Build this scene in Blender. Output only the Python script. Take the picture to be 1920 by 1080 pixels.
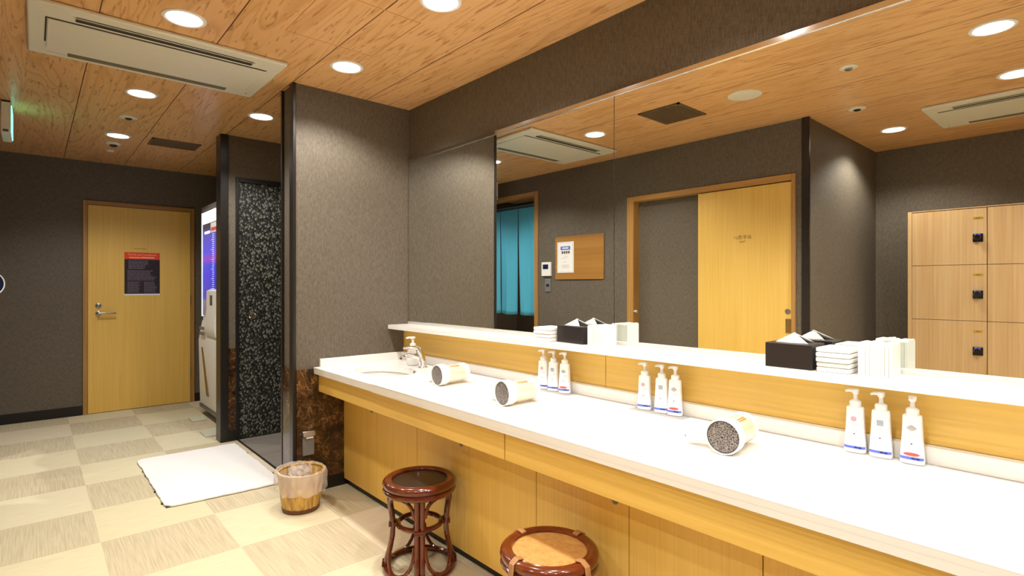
import bpy, bmesh, math, random
from mathutils import Vector, Matrix
random.seed(7)
for o in list(bpy.data.objects): bpy.data.objects.remove(o)
S = bpy.context.scene
COL = S.collection
R = math.radians
# ------------------------------------------------------------------ camera
FPX = 1019.0
cam = bpy.data.cameras.new('camera'); co = bpy.data.objects.new('camera', cam); COL.objects.link(co)
cam.sensor_width = 36.0; cam.lens = 36.0 * FPX / 1920.0
cam.shift_x = (960 - 949.0) / 1920.0; cam.shift_y = -(540 - 535.2) / 1920.0
cam.clip_start = 0.02
co.location = (0, 0, 1.25); co.rotation_euler = (R(90), 0, -R(41.07))
S.camera = co
# ------------------------------------------------------------------ world, exposure
S.view_settings.view_transform = 'Standard'; S.view_settings.look = 'None'
S.view_settings.gamma = 1.0; S.view_settings.use_curve_mapping = False
S.view_settings.exposure = 0.0
W = bpy.data.worlds.new('world'); S.world = W; W.use_nodes = True
W.node_tree.nodes['Background'].inputs[0].default_value = (0.9, 0.85, 0.8, 1)
W.node_tree.nodes['Background'].inputs[1].default_value = 0.0
# ------------------------------------------------------------------ room numbers (metres)
C = 2.455          # ceiling
XM = 1.954         # mirror plane
LW = -0.28         # left wall
LX = -1.853        # left wall of the wider part
YS = 1.51          # where the room widens
YE = 3.259         # end wall beside the counter
Y2 = 4.745         # second partition
YB = 6.636         # far wall
YR = -1.6          # wall behind the camera
# lights of the ceiling: (x, y)
LAMP_W = 69.0
LAMPS = [(1.305, 2.834), (1.305, 1.919), (1.305, 1.004), (1.305, 0.089), (1.305, -0.826),
         (0.516, 2.80), (0.516, 4.073), (0.518, 5.34), (1.229, 4.066), (0.516, 0.42), (-0.32, 0.42), (-1.12, 1.20), (-1.12, -0.6), (0.1, -0.8), (-0.95, 4.75)]  # last entry: unseen lamp added to brighten the corridor behind the curtain
LAMP_COL = (1.0, 0.96, 0.895)

# ================================================================== materials
def srgb(r, g, b):
    f = lambda c: (c / 255 / 12.92) if c / 255 <= 0.04045 else ((c / 255 + 0.055) / 1.055) ** 2.4
    return (f(r), f(g), f(b), 1)
class NT:
    def __init__(s, name):
        s.m = bpy.data.materials.new(name); s.m.use_nodes = True
        s.t = s.m.node_tree; s.n = s.t.nodes; s.b = s.n['Principled BSDF']
    def new(s, t, **k):
        n = s.n.new(t)
        for a, v in k.items(): setattr(n, a, v)
        return n
    def link(s, a, b): s.t.links.new(a, b)
    def math(s, op, a, b=None, c=None):
        n = s.new('ShaderNodeMath', operation=op)
        for i, v in enumerate((a, b, c)):
            if v is None: continue
            if isinstance(v, (int, float)): n.inputs[i].default_value = v
            else: s.link(v, n.inputs[i])
        return n.outputs[0]
    def ramp(s, fac, stops, interp='LINEAR'):
        n = s.new('ShaderNodeValToRGB'); e = n.color_ramp.elements; n.color_ramp.interpolation = interp
        while len(e) < len(stops): e.new(0.5)
        for i, (p, c) in enumerate(stops):
            e[i].position = p; e[i].color = c if not isinstance(c, (int, float)) else (c, c, c, 1)
        s.link(fac, n.inputs[0]); return n.outputs[0]
    def mix(s, fac, a, b, blend='MIX'):
        n = s.new('ShaderNodeMix', data_type='RGBA', blend_type=blend)
        for i, v in ((0, fac), (6, a), (7, b)):
            if isinstance(v, (int, float)): n.inputs[i].default_value = v
            elif isinstance(v, tuple): n.inputs[i].default_value = v
            else: s.link(v, n.inputs[i])
        return n.outputs[2]
    def coord(s, world=False, scale=(1, 1, 1), rot=(0, 0, 0)):
        mp = s.new('ShaderNodeMapping'); mp.inputs['Scale'].default_value = scale; mp.inputs['Rotation'].default_value = rot
        if world: s.link(s.new('ShaderNodeNewGeometry').outputs['Position'], mp.inputs[0])
        else: s.link(s.new('ShaderNodeTexCoord').outputs['Object'], mp.inputs[0])
        return mp.outputs[0]
    def noise(s, vec, scale=5, detail=3, dist=0.0, rough=0.5):
        n = s.new('ShaderNodeTexNoise'); n.inputs['Scale'].default_value = scale; n.inputs['Detail'].default_value = detail
        n.inputs['Distortion'].default_value = dist; n.inputs['Roughness'].default_value = rough
        s.link(vec, n.inputs['Vector']); return n.outputs[0]
    def bump(s, h, strength=0.2, dist=0.002):
        n = s.new('ShaderNodeBump'); n.inputs['Strength'].default_value = strength; n.inputs['Distance'].default_value = dist
        s.link(h, n.inputs['Height']); s.link(n.outputs[0], s.b.inputs['Normal'])
    def set(s, **k):
        for a, v in k.items():
            i = s.b.inputs[{'col': 'Base Color', 'rough': 'Roughness', 'metal': 'Metallic', 'trans': 'Transmission Weight', 'ior': 'IOR',
                            'emit': 'Emission Color', 'estr': 'Emission Strength', 'coat': 'Coat Weight', 'alpha': 'Alpha', 'spec': 'Specular IOR Level', 'sheen': 'Sheen Weight', 'sss': 'Subsurface Weight'}[a]]
            if isinstance(v, (int, float, tuple)): i.default_value = v
            else: s.link(v, i)
        return s.m
def plain(name, col, rough=0.5, metal=0.0, var=0.03, **k):
    """plain painted / moulded material with a faint procedural tone variation"""
    t = NT(name); v = t.noise(t.coord(), 30, 2)
    c2 = tuple(max(0, x * (1 - var * 2)) for x in col[:3]) + (1,)
    t.set(col=t.mix(v, col, c2), rough=rough, metal=metal, **k); return t.m
def wood(name, c1, c2, axis='z', fine=90, rough=0.38, world=False, broad=0.35):
    sc = {'x': (0.02, 1, 1), 'y': (1, 0.02, 1), 'z': (1, 1, 0.02)}[axis]
    t = NT(name); v = t.coord(world, sc)
    a = t.noise(v, fine, 4, 0.3); b = t.noise(v, fine * 0.12, 3, 0.2)
    f = t.math('ADD', t.math('MULTIPLY', a, 1 - broad), t.math('MULTIPLY', b, broad))
    t.set(col=t.ramp(f, [(0.36, c2), (0.62, c1)]), rough=rough); t.bump(a, 0.05, 0.0006); return t.m
M = {}
M['oak_v'] = wood('yellow oak laminate upright grain', srgb(232, 192, 100), srgb(222, 180, 86), 'z')
M['oak_h'] = wood('yellow oak laminate level grain', srgb(234, 194, 100), srgb(222, 180, 86), 'y')
M['oak_x'] = wood('oak frame level grain', srgb(176, 130, 72), srgb(150, 105, 52), 'x')
M['oak_frame'] = wood('oak frame upright grain', srgb(184, 140, 78), srgb(160, 115, 58), 'z')
M['oak_frame_h'] = wood('oak frame grain along wall', srgb(190, 145, 80), srgb(165, 120, 60), 'y')
M['locker'] = wood('pale oak locker laminate', srgb(204, 170, 122), srgb(188, 150, 102), 'z', 70)
M['board'] = wood('pin board wood', srgb(184, 134, 62), srgb(146, 98, 38), 'y', 26, 0.45, broad=0.6)
# wallpaper: woven textile, brown grey
def wallpaper(name, c1, c2):
    t = NT(name)
    a = t.noise(t.coord(True, (1, 1, 0.08)), 420, 2); b = t.noise(t.coord(True, (0.08, 0.08, 1)), 460, 2)
    c = t.noise(t.coord(True), 3, 2)
    f = t.math('ADD', t.math('MULTIPLY', a, 0.6), t.math('MULTIPLY', b, 0.4))
    col = t.ramp(f, [(0.38, c2), (0.60, c1)])
    t.set(col=t.mix(t.math('MULTIPLY', c, 0.15), col, c2), rough=0.62, spec=0.35); t.bump(f, 0.25, 0.001); return t.m
M['wallpaper'] = wallpaper('brown grey woven wallpaper', srgb(116, 106, 91), srgb(84, 76, 66))
# cedar ceiling boards, 0.47 wide, running along y
t = NT('cedar print ceiling boards')
g = t.new('ShaderNodeNewGeometry'); sx = t.new('ShaderNodeSeparateXYZ'); t.link(g.outputs['Position'], sx.inputs[0])
u = t.math('DIVIDE', t.math('SUBTRACT', sx.outputs[0], 0.22), 0.47); idx = t.math('FLOOR', u); fr = t.math('SUBTRACT', u, idx)
cmb = t.new('ShaderNodeCombineXYZ'); t.link(t.math('ADD', sx.outputs[0], t.math('MULTIPLY', idx, 3.7)), cmb.inputs[0])
t.link(t.math('ADD', sx.outputs[1], t.math('MULTIPLY', idx, 11.3)), cmb.inputs[1])
mp = t.new('ShaderNodeMapping'); mp.inputs['Scale'].default_value = (1, 0.085, 1); t.link(cmb.outputs[0], mp.inputs[0])
big = t.noise(mp.outputs[0], 3.6, 2, 0.5)
rings = t.math('FRACT', t.math('MULTIPLY', big, 17.0))
ringc = t.ramp(rings, [(0.0, 0.0), (0.16, 1.0), (0.7, 0.8), (1.0, 0.0)])
mp2 = t.new('ShaderNodeMapping'); mp2.inputs['Scale'].default_value = (1, 0.12, 1); t.link(cmb.outputs[0], mp2.inputs[0])
dash = t.ramp(t.noise(mp2.outputs[0], 62, 3, 0.6), [(0.58, 0.0), (0.66, 1.0)])
mp3 = t.new('ShaderNodeMapping'); mp3.inputs['Scale'].default_value = (1, 0.03, 1); t.link(cmb.outputs[0], mp3.inputs[0])
fineg = t.noise(mp3.outputs[0], 150, 3)
col = t.mix(ringc, srgb(212, 158, 98), srgb(234, 184, 126))
col = t.mix(t.math('MULTIPLY', fineg, 0.35), col, srgb(212, 158, 98))
col = t.mix(t.math('MULTIPLY', dash, 0.6), col, srgb(150, 92, 46))
jl = t.math('LESS_THAN', fr, 0.011)
col = t.mix(jl, col, srgb(84, 44, 20))
t.set(col=col, rough=0.33, spec=0.5); M['cedar'] = t.m
# carpet tiles 0.5 m quarter turned
t = NT('quarter turned carpet tiles')
g = t.new('ShaderNodeNewGeometry'); sx = t.new('ShaderNodeSeparateXYZ'); t.link(g.outputs['Position'], sx.inputs[0])
iu = t.math('FLOOR', t.math('DIVIDE', t.math('SUBTRACT', sx.outputs[0], 0.25), 0.5))
iv = t.math('FLOOR', t.math('DIVIDE', t.math('SUBTRACT', sx.outputs[1], 4.79), 0.5))
par = t.math('FLOORED_MODULO', t.math('ADD', iu, iv), 2.0)     # A column iu=-1, iv=0 -> 1 : beige
ci = t.new('ShaderNodeCombineXYZ'); t.link(iu, ci.inputs[0]); t.link(iv, ci.inputs[1])
wn = t.new('ShaderNodeTexWhiteNoise', noise_dimensions='3D'); t.link(ci.outputs[0], wn.inputs[0])
beige = t.ramp(wn.outputs['Value'], [(0.0, srgb(214, 204, 168)), (0.5, srgb(216, 207, 178)), (1.0, srgb(218, 204, 180))])
grey = t.ramp(wn.outputs['Value'], [(0.0, srgb(200, 188, 157)), (1.0, srgb(205, 192, 164))])
sy = t.noise(t.coord(True, (1, 0.025, 1)), 170, 3); sxn = t.noise(t.coord(True, (0.05, 1, 1)), 170, 3)
beige = t.mix(t.math('MULTIPLY', t.ramp(sxn, [(0.4, 0.0), (0.65, 1.0)]), 0.25), beige, srgb(180, 164, 126))
grey = t.mix(t.math('MULTIPLY', t.ramp(sy, [(0.4, 0.0), (0.65, 1.0)]), 0.45), grey, srgb(158, 146, 116))
t.set(col=t.mix(par, grey, beige), rough=0.9, spec=0.1)
t.bump(t.noise(t.coord(True), 400, 2), 0.3, 0.002); M['carpet'] = t.m
# brown marble with golden veins
t = NT('dark brown marble with gold veins')
v = t.coord(True); warp = t.noise(v, 4, 3, 0.8)
vo = t.new('ShaderNodeTexVoronoi', feature='DISTANCE_TO_EDGE'); vo.inputs['Scale'].default_value = 9
mv = t.new('ShaderNodeVectorMath', operation='ADD'); t.link(v, mv.inputs[0])
cw = t.new('ShaderNodeCombineXYZ'); t.link(warp, cw.inputs[0]); t.link(t.noise(v, 7, 3, 0.5), cw.inputs[2]); t.link(cw.outputs[0], mv.inputs[1]); t.link(mv.outputs[0], vo.inputs['Vector'])
vein = t.ramp(vo.outputs['Distance'], [(0.0, 1.0), (0.022, 0.35), (0.06, 0.0)])
patch = t.ramp(t.noise(v, 8, 6, 0.4, 0.65), [(0.42, 0.0), (0.72, 1.0)])
col = t.mix(patch, srgb(42, 27, 19), srgb(104, 72, 42))
col = t.mix(t.math('MULTIPLY', vein, t.math('ADD', patch, 0.12)), col, srgb(190, 145, 90))
t.set(col=col, rough=0.12, spec=0.5); M['marble'] = t.m
# black door film with small grey leaves
t = NT('black panel with silver grey leaf print')
v = t.coord(True); vo = t.new('ShaderNodeTexVoronoi', feature='F1'); vo.inputs['Scale'].default_value = 62
t.link(t.coord(True, (1, 1, 0.75), (0, 0.5, 0)), vo.inputs['Vector'])
leaf = t.ramp(vo.outputs['Distance'], [(0.40, 1.0), (0.55, 0.0)])
sc_ = t.new('ShaderNodeSeparateColor'); t.link(vo.outputs['Color'], sc_.inputs[0])
leaf = t.math('MULTIPLY', leaf, t.ramp(sc_.outputs[0], [(0.25, 0.15), (0.75, 1.0)]))
t.set(col=t.mix(leaf, srgb(14, 14, 12), srgb(138, 140, 128)), rough=t.ramp(leaf, [(0, 0.45), (1, 0.28)]), metal=t.math('MULTIPLY', leaf, 0.35)); M['leafdoor'] = t.m
# simple ones
M['black'] = plain('black brown painted trim', srgb(34, 29, 26), 0.32)
M['baseboard'] = plain('black vinyl baseboard', srgb(22, 20, 19), 0.4)
M['solid'] = plain('white solid surface worktop', srgb(240, 238, 234), 0.22, var=0.01)
M['sink'] = plain('white ceramic basin', srgb(240, 238, 234), 0.12, var=0.01)
M['corridor'] = plain('dark brown corridor paint', srgb(92, 74, 60), 0.6)
M['chrome'] = plain('polished chrome', srgb(225, 225, 225), 0.08, 1.0)
M['steel'] = plain('brushed steel', srgb(170, 166, 160), 0.28, 1.0)
M['alu'] = plain('satin aluminium', srgb(232, 230, 224), 0.35, 0.6)
M['mirror'] = plain('silvered mirror glass', (0.86, 0.88, 0.85, 1), 0.0, 1.0, var=0.0)
M['ac'] = plain('ivory plastic', srgb(226, 220, 200), 0.4)
M['acdark'] = plain('dark slot interior', srgb(34, 28, 22), 0.6)
M['acolive'] = plain('grey olive louvre', srgb(110, 104, 84), 0.5)
M['white'] = plain('white plastic', srgb(240, 238, 234), 0.35)
M['whitep'] = plain('milky bottle plastic', srgb(250, 247, 245), 0.3, var=0.01)
M['paper'] = plain('white paper', srgb(244, 242, 238), 0.8)
M['cloth'] = plain('white towelling', srgb(240, 238, 236), 0.95)
M['blackbox'] = plain('black leatherette', srgb(34, 26, 24), 0.42)
M['print_blue'] = plain('blue print', srgb(96, 116, 222), 0.5)
M['print_navy'] = plain('navy print', srgb(30, 36, 120), 0.5)
M['print_red'] = plain('red print', srgb(226, 84, 80), 0.5)
M['print_pink'] = plain('pink print', srgb(244, 170, 186), 0.5)
M['print_grey'] = plain('grey blue print', srgb(168, 176, 192), 0.5)
M['print_pale'] = plain('pale grey print', srgb(206, 200, 200), 0.5)
M['print_dark'] = plain('dark grey print', srgb(90, 84, 82), 0.5)
M['orange'] = plain('orange red print', srgb(236, 70, 20), 0.5)
M['orange_txt'] = plain('pale orange print', srgb(250, 190, 160), 0.5)
M['signblack'] = plain('black print', srgb(36, 28, 32), 0.4)
M['signtxt'] = plain('grey violet print', srgb(120, 108, 124), 0.5)
M['gold'] = plain('gold plate', srgb(214, 172, 48), 0.3, 0.6)
M['brown_txt'] = plain('brown print', srgb(130, 96, 30), 0.5)
M['brown_faint'] = plain('faint brown print', srgb(190, 148, 72), 0.5)
M['champagne'] = plain('pale champagne metallic plastic', srgb(246, 230, 204), 0.18, 0.3)
M['dryertxt'] = plain('orange brown lettering', srgb(206, 132, 50), 0.4)
M['vent'] = plain('brown grille', srgb(112, 90, 66), 0.5)
M['ventdark'] = plain('dark brown grille gap', srgb(46, 34, 26), 0.7)
M['greyfloor'] = wood('grey vinyl plank', srgb(150, 142, 134), srgb(128, 120, 112), 'x', 60, 0.3, True)
M['grey'] = plain('grey plastic', srgb(120, 118, 114), 0.4)
M['lcd'] = plain('dark display', srgb(26, 34, 40), 0.2)
M['blacklock'] = plain('black lock plastic', srgb(20, 20, 24), 0.2)
M['bluelight'] = plain('blue lock face', srgb(70, 90, 190), 0.25)
M['pad'] = plain('pale green grey pad', srgb(206, 206, 184), 0.6)
M['rattan'] = plain('lacquered red brown rattan', srgb(118, 52, 22), 0.16, var=0.25, coat=0.5)
M['rattan_d'] = plain('dark lacquered rattan', srgb(104, 42, 20), 0.16, var=0.25, coat=0.5)
M['binding'] = plain('pale rattan binding', srgb(176, 128, 82), 0.4)
def weave(name, c1, c2, s=170, rough=0.5):
    t = NT(name); w1 = t.new('ShaderNodeTexWave', wave_type='BANDS', bands_direction='X'); w2 = t.new('ShaderNodeTexWave', wave_type='BANDS', bands_direction='Y')
    for w in (w1, w2): w.inputs['Scale'].default_value = s; w.inputs['Distortion'].default_value = 0.6; t.link(t.coord(False, (1, 1, 1), (0, 0, 0.5)), w.inputs['Vector'])
    f = t.math('MULTIPLY', w1.outputs[1], w2.outputs[1]); n = t.noise(t.coord(), 60, 3)
    t.set(col=t.mix(t.ramp(t.math('ADD', t.math('MULTIPLY', f, 0.7), t.math('MULTIPLY', n, 0.4)), [(0.15, 0.0), (0.6, 1.0)]), c2, c1), rough=rough)
    t.bump(f, 0.5, 0.001); return t.m
M['cane'] = weave('woven honey cane', srgb(230, 180, 104), srgb(150, 96, 38), 90)
M['darkcane'] = weave('dark glossy woven seat', srgb(58, 42, 34), srgb(14, 10, 9), 90, 0.25)
# wicker: vertical staves
t = NT('honey wicker'); w = t.new('ShaderNodeTexNoise'); w.inputs['Scale'].default_value = 60; w.inputs['Detail'].default_value = 3
t.link(t.coord(False, (1, 1, 0.1)), w.inputs['Vector'])
t.set(col=t.ramp(w.outputs[0], [(0.35, srgb(150, 108, 42)), (0.65, srgb(222, 180, 92))]), rough=0.45); M['wicker'] = t.m
M['wickerdark'] = plain('dark wicker base', srgb(110, 66, 28), 0.5, var=0.2)
# thin film liner
t = NT('clear plastic film'); t.set(col=(0.95, 0.9, 0.87, 1), rough=0.18, alpha=0.34, spec=0.8); M['film'] = t.m
t = NT('milky sachet plastic'); t.set(col=srgb(248, 249, 240), rough=0.3, alpha=0.9); M['sachet'] = t.m
t = NT('clear acrylic'); t.set(col=(0.97, 0.97, 0.97, 1), rough=0.05, alpha=0.22); M['acrylic'] = t.m
t = NT('clear soap bottle'); t.set(col=(0.93, 0.94, 0.95, 1), rough=0.05, alpha=0.35, spec=0.8); M['clearbottle'] = t.m
# noren cloth
t = NT('turquoise cotton'); f = t.noise(t.coord(True), 200, 2)
t.set(col=t.mix(f, srgb(84, 180, 206), srgb(70, 162, 190)), rough=0.85); M['noren'] = t.m
def emis(name, col, s, base=(0.8, 0.8, 0.8, 1)):
    t = NT(name); t.set(col=base, emit=col, estr=s); return t.m
M['lamp'] = emis('lit lamp lens', LAMP_COL + (1,), 14.0)
M['exit'] = emis('lit green exit panel', (0.12, 1.0, 0.72, 1), 2.2)
M['vendwhite'] = emis('backlit white header', (0.9, 0.9, 1.0, 1), 1.0)
M['led'] = emis('blue white edge light', (0.6, 0.7, 1.0, 1), 0.9)
# blue lit display with a scale, bands in z
t = NT('backlit blue display'); g = t.new('ShaderNodeNewGeometry'); sx = t.new('ShaderNodeSeparateXYZ'); t.link(g.outputs['Position'], sx.inputs[0])
zz = t.math('DIVIDE', t.math('SUBTRACT', sx.outputs[2], 1.0), 1.0)
c = t.ramp(zz, [(0.0, srgb(90, 80, 90)), (0.10, srgb(100, 92, 110)), (0.13, srgb(10, 40, 150)), (0.34, srgb(20, 30, 190)), (0.44, srgb(10, 50, 190)), (0.50, srgb(120, 50, 170)), (0.56, srgb(60, 60, 200)), (0.72, srgb(70, 70, 170)), (0.80, srgb(50, 45, 60))])
t.set(col=(0.02, 0.02, 0.03, 1), emit=c, estr=1.3, rough=0.15); M['display'] = t.m

# ================================================================== mesh helpers
class MB:
    def __init__(s): s.bm = bmesh.new(); s.mi = 0
    def _f(s, vs):
        try:
            f = s.bm.faces.new(vs); f.material_index = s.mi; return f
        except ValueError: return None
    def box(s, x0, x1, y0, y1, z0, z1, mat=None):
        P = [Vector((x, y, z)) for z in (z0, z1) for y in (y0, y1) for x in (x0, x1)]
        if mat: P = [mat @ p for p in P]
        v = [s.bm.verts.new(p) for p in P]
        for q in ((0, 2, 3, 1), (4, 5, 7, 6), (0, 1, 5, 4), (2, 6, 7, 3), (0, 4, 6, 2), (1, 3, 7, 5)): s._f([v[i] for i in q])
        return s
    def loft(s, rings, closed_ring=True, cap=True):
        rr = [[s.bm.verts.new(p) for p in r] for r in rings]; n = len(rr[0])
        for a, b in zip(rr, rr[1:]):
            for i in range(n if closed_ring else n - 1): s._f([a[i], a[(i + 1) % n], b[(i + 1) % n], b[i]])
        if cap and closed_ring: s._f(rr[0][::-1]); s._f(rr[-1])
        return s
    def lathe(s, prof, seg=32, mat=None, cap=True, sx=1.0, sy=1.0):
        rings = []
        for r, z in prof:
            ring = [Vector((r * sx * math.cos(2 * math.pi * i / seg), r * sy * math.sin(2 * math.pi * i / seg), z)) for i in range(seg)]
            rings.append([mat @ p for p in ring] if mat else ring)
        return s.loft(rings, True, cap)
    def prism(s, poly, lo, hi, axis='z'):
        def P(a, b, h): return {'z': Vector((a, b, h)), 'y': Vector((a, h, b)), 'x': Vector((h, a, b))}[axis]
        return s.loft([[P(a, b, lo) for a, b in poly], [P(a, b, hi) for a, b in poly]])
    def tube(s, pts, r, seg=8, closed=False, cap=True):
        pts = [Vector(p) for p in pts]; n = len(pts); rings = []; prev = None
        for i, p in enumerate(pts):
            a = pts[(i - 1) % n] if (closed or i > 0) else p; b = pts[(i + 1) % n] if (closed or i < n - 1) else p
            tg = (b - a).normalized()
            if prev is None:
                ref = Vector((0, 0, 1)) if abs(tg.z) < 0.9 else Vector((1, 0, 0)); nx = tg.cross(ref).normalized()
            else: nx = (prev - tg * prev.dot(tg)).normalized()
            prev = nx; ny = tg.cross(nx); rad = r[i] if isinstance(r, (list, tuple)) else r
            rings.append([p + nx * rad * math.cos(2 * math.pi * k / seg) + ny * rad * math.sin(2 * math.pi * k / seg) for k in range(seg)])
        if closed: rings.append(rings[0]); s.loft(rings, True, False)
        else: s.loft(rings, True, cap)
        return s
    def ring(s, rad, z, r, n=48, seg=10, cx=0, cy=0):
        return s.tube([(cx + rad * math.cos(2 * math.pi * i / n), cy + rad * math.sin(2 * math.pi * i / n), z) for i in range(n)], r, seg, closed=True)
    def build(s, name, mats, parent=None, world=False, bevel=0.0, smooth=True, keep=False, solid=0.0, angle=35):
        bmesh.ops.remove_doubles(s.bm, verts=s.bm.verts, dist=1e-6)
        bmesh.ops.recalc_face_normals(s.bm, faces=s.bm.faces)
        me = bpy.data.meshes.new(name)
        loc = Vector((0, 0, 0))
        if parent is not None and world:
            m = parent.matrix_basis.copy(); p = parent.parent
            while p: m = p.matrix_basis @ m; p = p.parent
            s.bm.transform(m.inverted())
        elif parent is None and not keep and s.bm.verts:
            xs = [v.co for v in s.bm.verts]
            loc = Vector(((min(v.x for v in xs) + max(v.x for v in xs)) / 2, (min(v.y for v in xs) + max(v.y for v in xs)) / 2, min(v.z for v in xs)))
            s.bm.transform(Matrix.Translation(-loc))
        s.bm.to_mesh(me); s.bm.free()
        for m in (mats if isinstance(mats, (list, tuple)) else [mats]): me.materials.append(M[m] if isinstance(m, str) else m)
        if smooth:
            for p in me.polygons: p.use_smooth = True
            me.set_sharp_from_angle(angle=R(angle))
        o = bpy.data.objects.new(name, me); COL.objects.link(o); o.location = loc
        if parent is not None: o.parent = parent
        if solid: md = o.modifiers.new('solid', 'SOLIDIFY'); md.thickness = solid; md.offset = 0
        if bevel: md = o.modifiers.new('bevel', 'BEVEL'); md.width = bevel; md.segments = 2; md.limit_method = 'ANGLE'; md.angle_limit = R(40)
        return o
def B(*a, **k): return MB().box(*a, **k)
def tag(o, label=None, cat=None, group=None, kind=None):
    if label: o['label'] = label
    if cat: o['category'] = cat
    if group: o['group'] = group
    if kind: o['kind'] = kind
    return o
def thing(name, loc, label, cat, rz=0.0, group=None, kind=None):
    o = bpy.data.objects.new(name, None); COL.objects.link(o); o.empty_display_size = 0.05
    o.location = loc; o.rotation_euler = (0, 0, rz); return tag(o, label, cat, group, kind)
def struct(name, mb, mat, label, cat='wall', bevel=0.0):
    return tag(mb.build(name, mat, keep=True, bevel=bevel, smooth=False), label, cat, kind='structure')
def dup(o, loc=None, rz=None, label=None, parent=None):
    c = o.copy(); COL.objects.link(c)
    if parent is not None: c.parent = parent; 
    if loc is not None: c.location = loc
    if rz is not None: c.rotation_euler = (0, 0, rz)
    if label: c['label'] = label
    for ch in list(o.children): dup(ch, parent=c)
    return c
def text_mesh(body, size, mat, name, parent, mtx, depth=0.0006, align='CENTER'):
    """lettering as a mesh; mtx places it (letters lie in the local xy plane, facing +z)"""
    cu = bpy.data.curves.new('t', 'FONT'); cu.body = body; cu.size = size; cu.align_x = align; cu.align_y = 'CENTER'; cu.extrude = depth / 2
    to = bpy.data.objects.new('t', cu); COL.objects.link(to)
    dg = bpy.context.evaluated_depsgraph_get(); dg.update()
    me = bpy.data.meshes.new_from_object(to.evaluated_get(dg)); bpy.data.objects.remove(to); bpy.data.curves.remove(cu)
    me.transform(mtx); me.name = name; me.materials.clear(); me.materials.append(M[mat])
    o = bpy.data.objects.new(name, me); COL.objects.link(o); o.parent = parent; return o

# ================================================================== the room
T = 0.12
struct('floor', B(LX - T, 1.25, YR - T, YB + T, -0.05, 0).box(1.25, 2.3, YR - T, YE + 0.2, -0.05, 0).box(1.25, 2.3, Y2 + 0.1, YB + T, -0.05, 0), 'carpet', 'beige and grey chequered carpet tile floor', 'floor')
struct('floor', B(1.25, 3.4, YE + 0.2, Y2 + 0.1, -0.05, -0.002), 'greyfloor', 'grey wood plank floor of the passage behind the black post', 'floor')
struct('ceiling', B(LX - T, 3.4, YR - T, YB + T, C, C + 0.08), 'cedar', 'ceiling of wide cedar boards with dark joints', 'ceiling')
# left wall with two openings: curtain doorway and sliding door recess
N0, N1, NZ = 4.31, 5.28, 2.245       # curtain doorway clear opening
D0, D1, DZ = 1.62, 3.00, 2.02        # sliding door clear opening
w = B(LW - T, LW, YS, D0 - 0.03, 0, C).box(LW - T, LW, D0 - 0.03, D1 + 0.07, DZ + 0.045, C).box(LW - T, LW, D1 + 0.07, N0 - 0.055, 0, C)
w.box(LW - T, LW, N0 - 0.055, N1 + 0.055, NZ + 0.04, C).box(LW - T, LW, N1 + 0.055, YB, 0, C)
struct('wall_left', w, 'wallpaper', 'brown woven wallpaper wall with the curtained doorway and the sliding door')
struct('wall_recess', B(LX - T, LW - T, YS, YS + T, 0, C), 'wallpaper', 'brown wallpaper wall set back beside the sliding door, lit by a downlight')
struct('wall_locker_side', B(LX - T, LX, YR, YS, 0, C), 'wallpaper', 'dark wallpaper wall behind the lockers')
struct('wall_back', B(LW - T, 2.3, YB, YB + T, 0, C), 'wallpaper', 'dark brown far wall with the yellow door')
struct('wall_rear', B(LX - T, XM + T, YR - T, YR, 0, C), 'wallpaper', 'brown wallpaper wall behind the camera')
struct('wall_right', B(XM, XM + T, YR, YE, 0, C), 'wallpaper', 'dark brown woven wallpaper wall above and behind the long mirror')
w = B(1.176, 3.3, YE, YE + 0.2, 0, C)
struct('wall_end', w, 'wallpaper', 'grey brown partition wall at the sink end of the counter')
struct('wall_passage', B(1.15, 3.3, Y2, Y2 + 0.12, 2.125, C).box(1.15, 1.235, Y2, Y2 + 0.12, 0, 2.125).box(2.13, 3.3, Y2, Y2 + 0.12, 0, 2.125), 'wallpaper', 'second partition wall around the black leaf patterned door')
struct('wall_passage_end', B(3.3, 3.4, YE + 0.2, Y2, 0, C), 'wallpaper', 'wall at the end of the side passage')
struct('wall_nook', B(2.2, 2.3, Y2 + 0.12, YB, 0, C), 'wallpaper', 'wall behind the vending machine')
# corridor seen below the curtain
struct('wall_corridor', B(-1.55, -1.5, 3.6, 6.0, 0, C).box(-1.5, LW - T, 3.6, 3.65, 0, C).box(-1.5, LW - T, 5.95, 6.0, 0, C), 'corridor', 'dark corridor walls beyond the blue curtain')
# black corner posts and marble dado
struct('trim_1', B(1.160, 1.180, YE - 0.008, YE + 0.052, 0, C).box(1.162, 1.180, YE + 0.185, YE + 0.207, 0, C), 'black', 'black edge trims on the end of the sink partition', 'trim', 0.003)
struct('trim_2', B(1.122, 1.182, Y2 - 0.012, Y2 + 0.125, 0, C), 'black', 'black post at the end of the second partition', 'trim', 0.004)
struct('trim_3', B(1.181, 1.92, YE - 0.01, YE, 0.075, 0.745).box(1.166, 1.176, YE + 0.052, YE + 0.185, 0.075, 0.745), 'marble', 'dark brown veined marble dado beside the counter', 'trim')
struct('trim_4', B(1.182, 1.235, Y2 - 0.006, Y2, 0.075, 0.745), 'marble', 'narrow strip of brown marble beside the black patterned door', 'trim')
struct('trim_5', B(LW - 0.012, LW + 0.012, YS - 0.012, YS + 0.04, 0, C), 'black', 'black corner post between sliding door wall and recess wall', 'trim', 0.003)
bb = 0.09
struct('baseboard_back', B(LW, 0.362, YB - 0.01, YB, 0, bb).box(1.318, 2.2, YB - 0.01, YB, 0, bb), 'baseboard', 'black baseboard along the far wall', 'baseboard')
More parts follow.
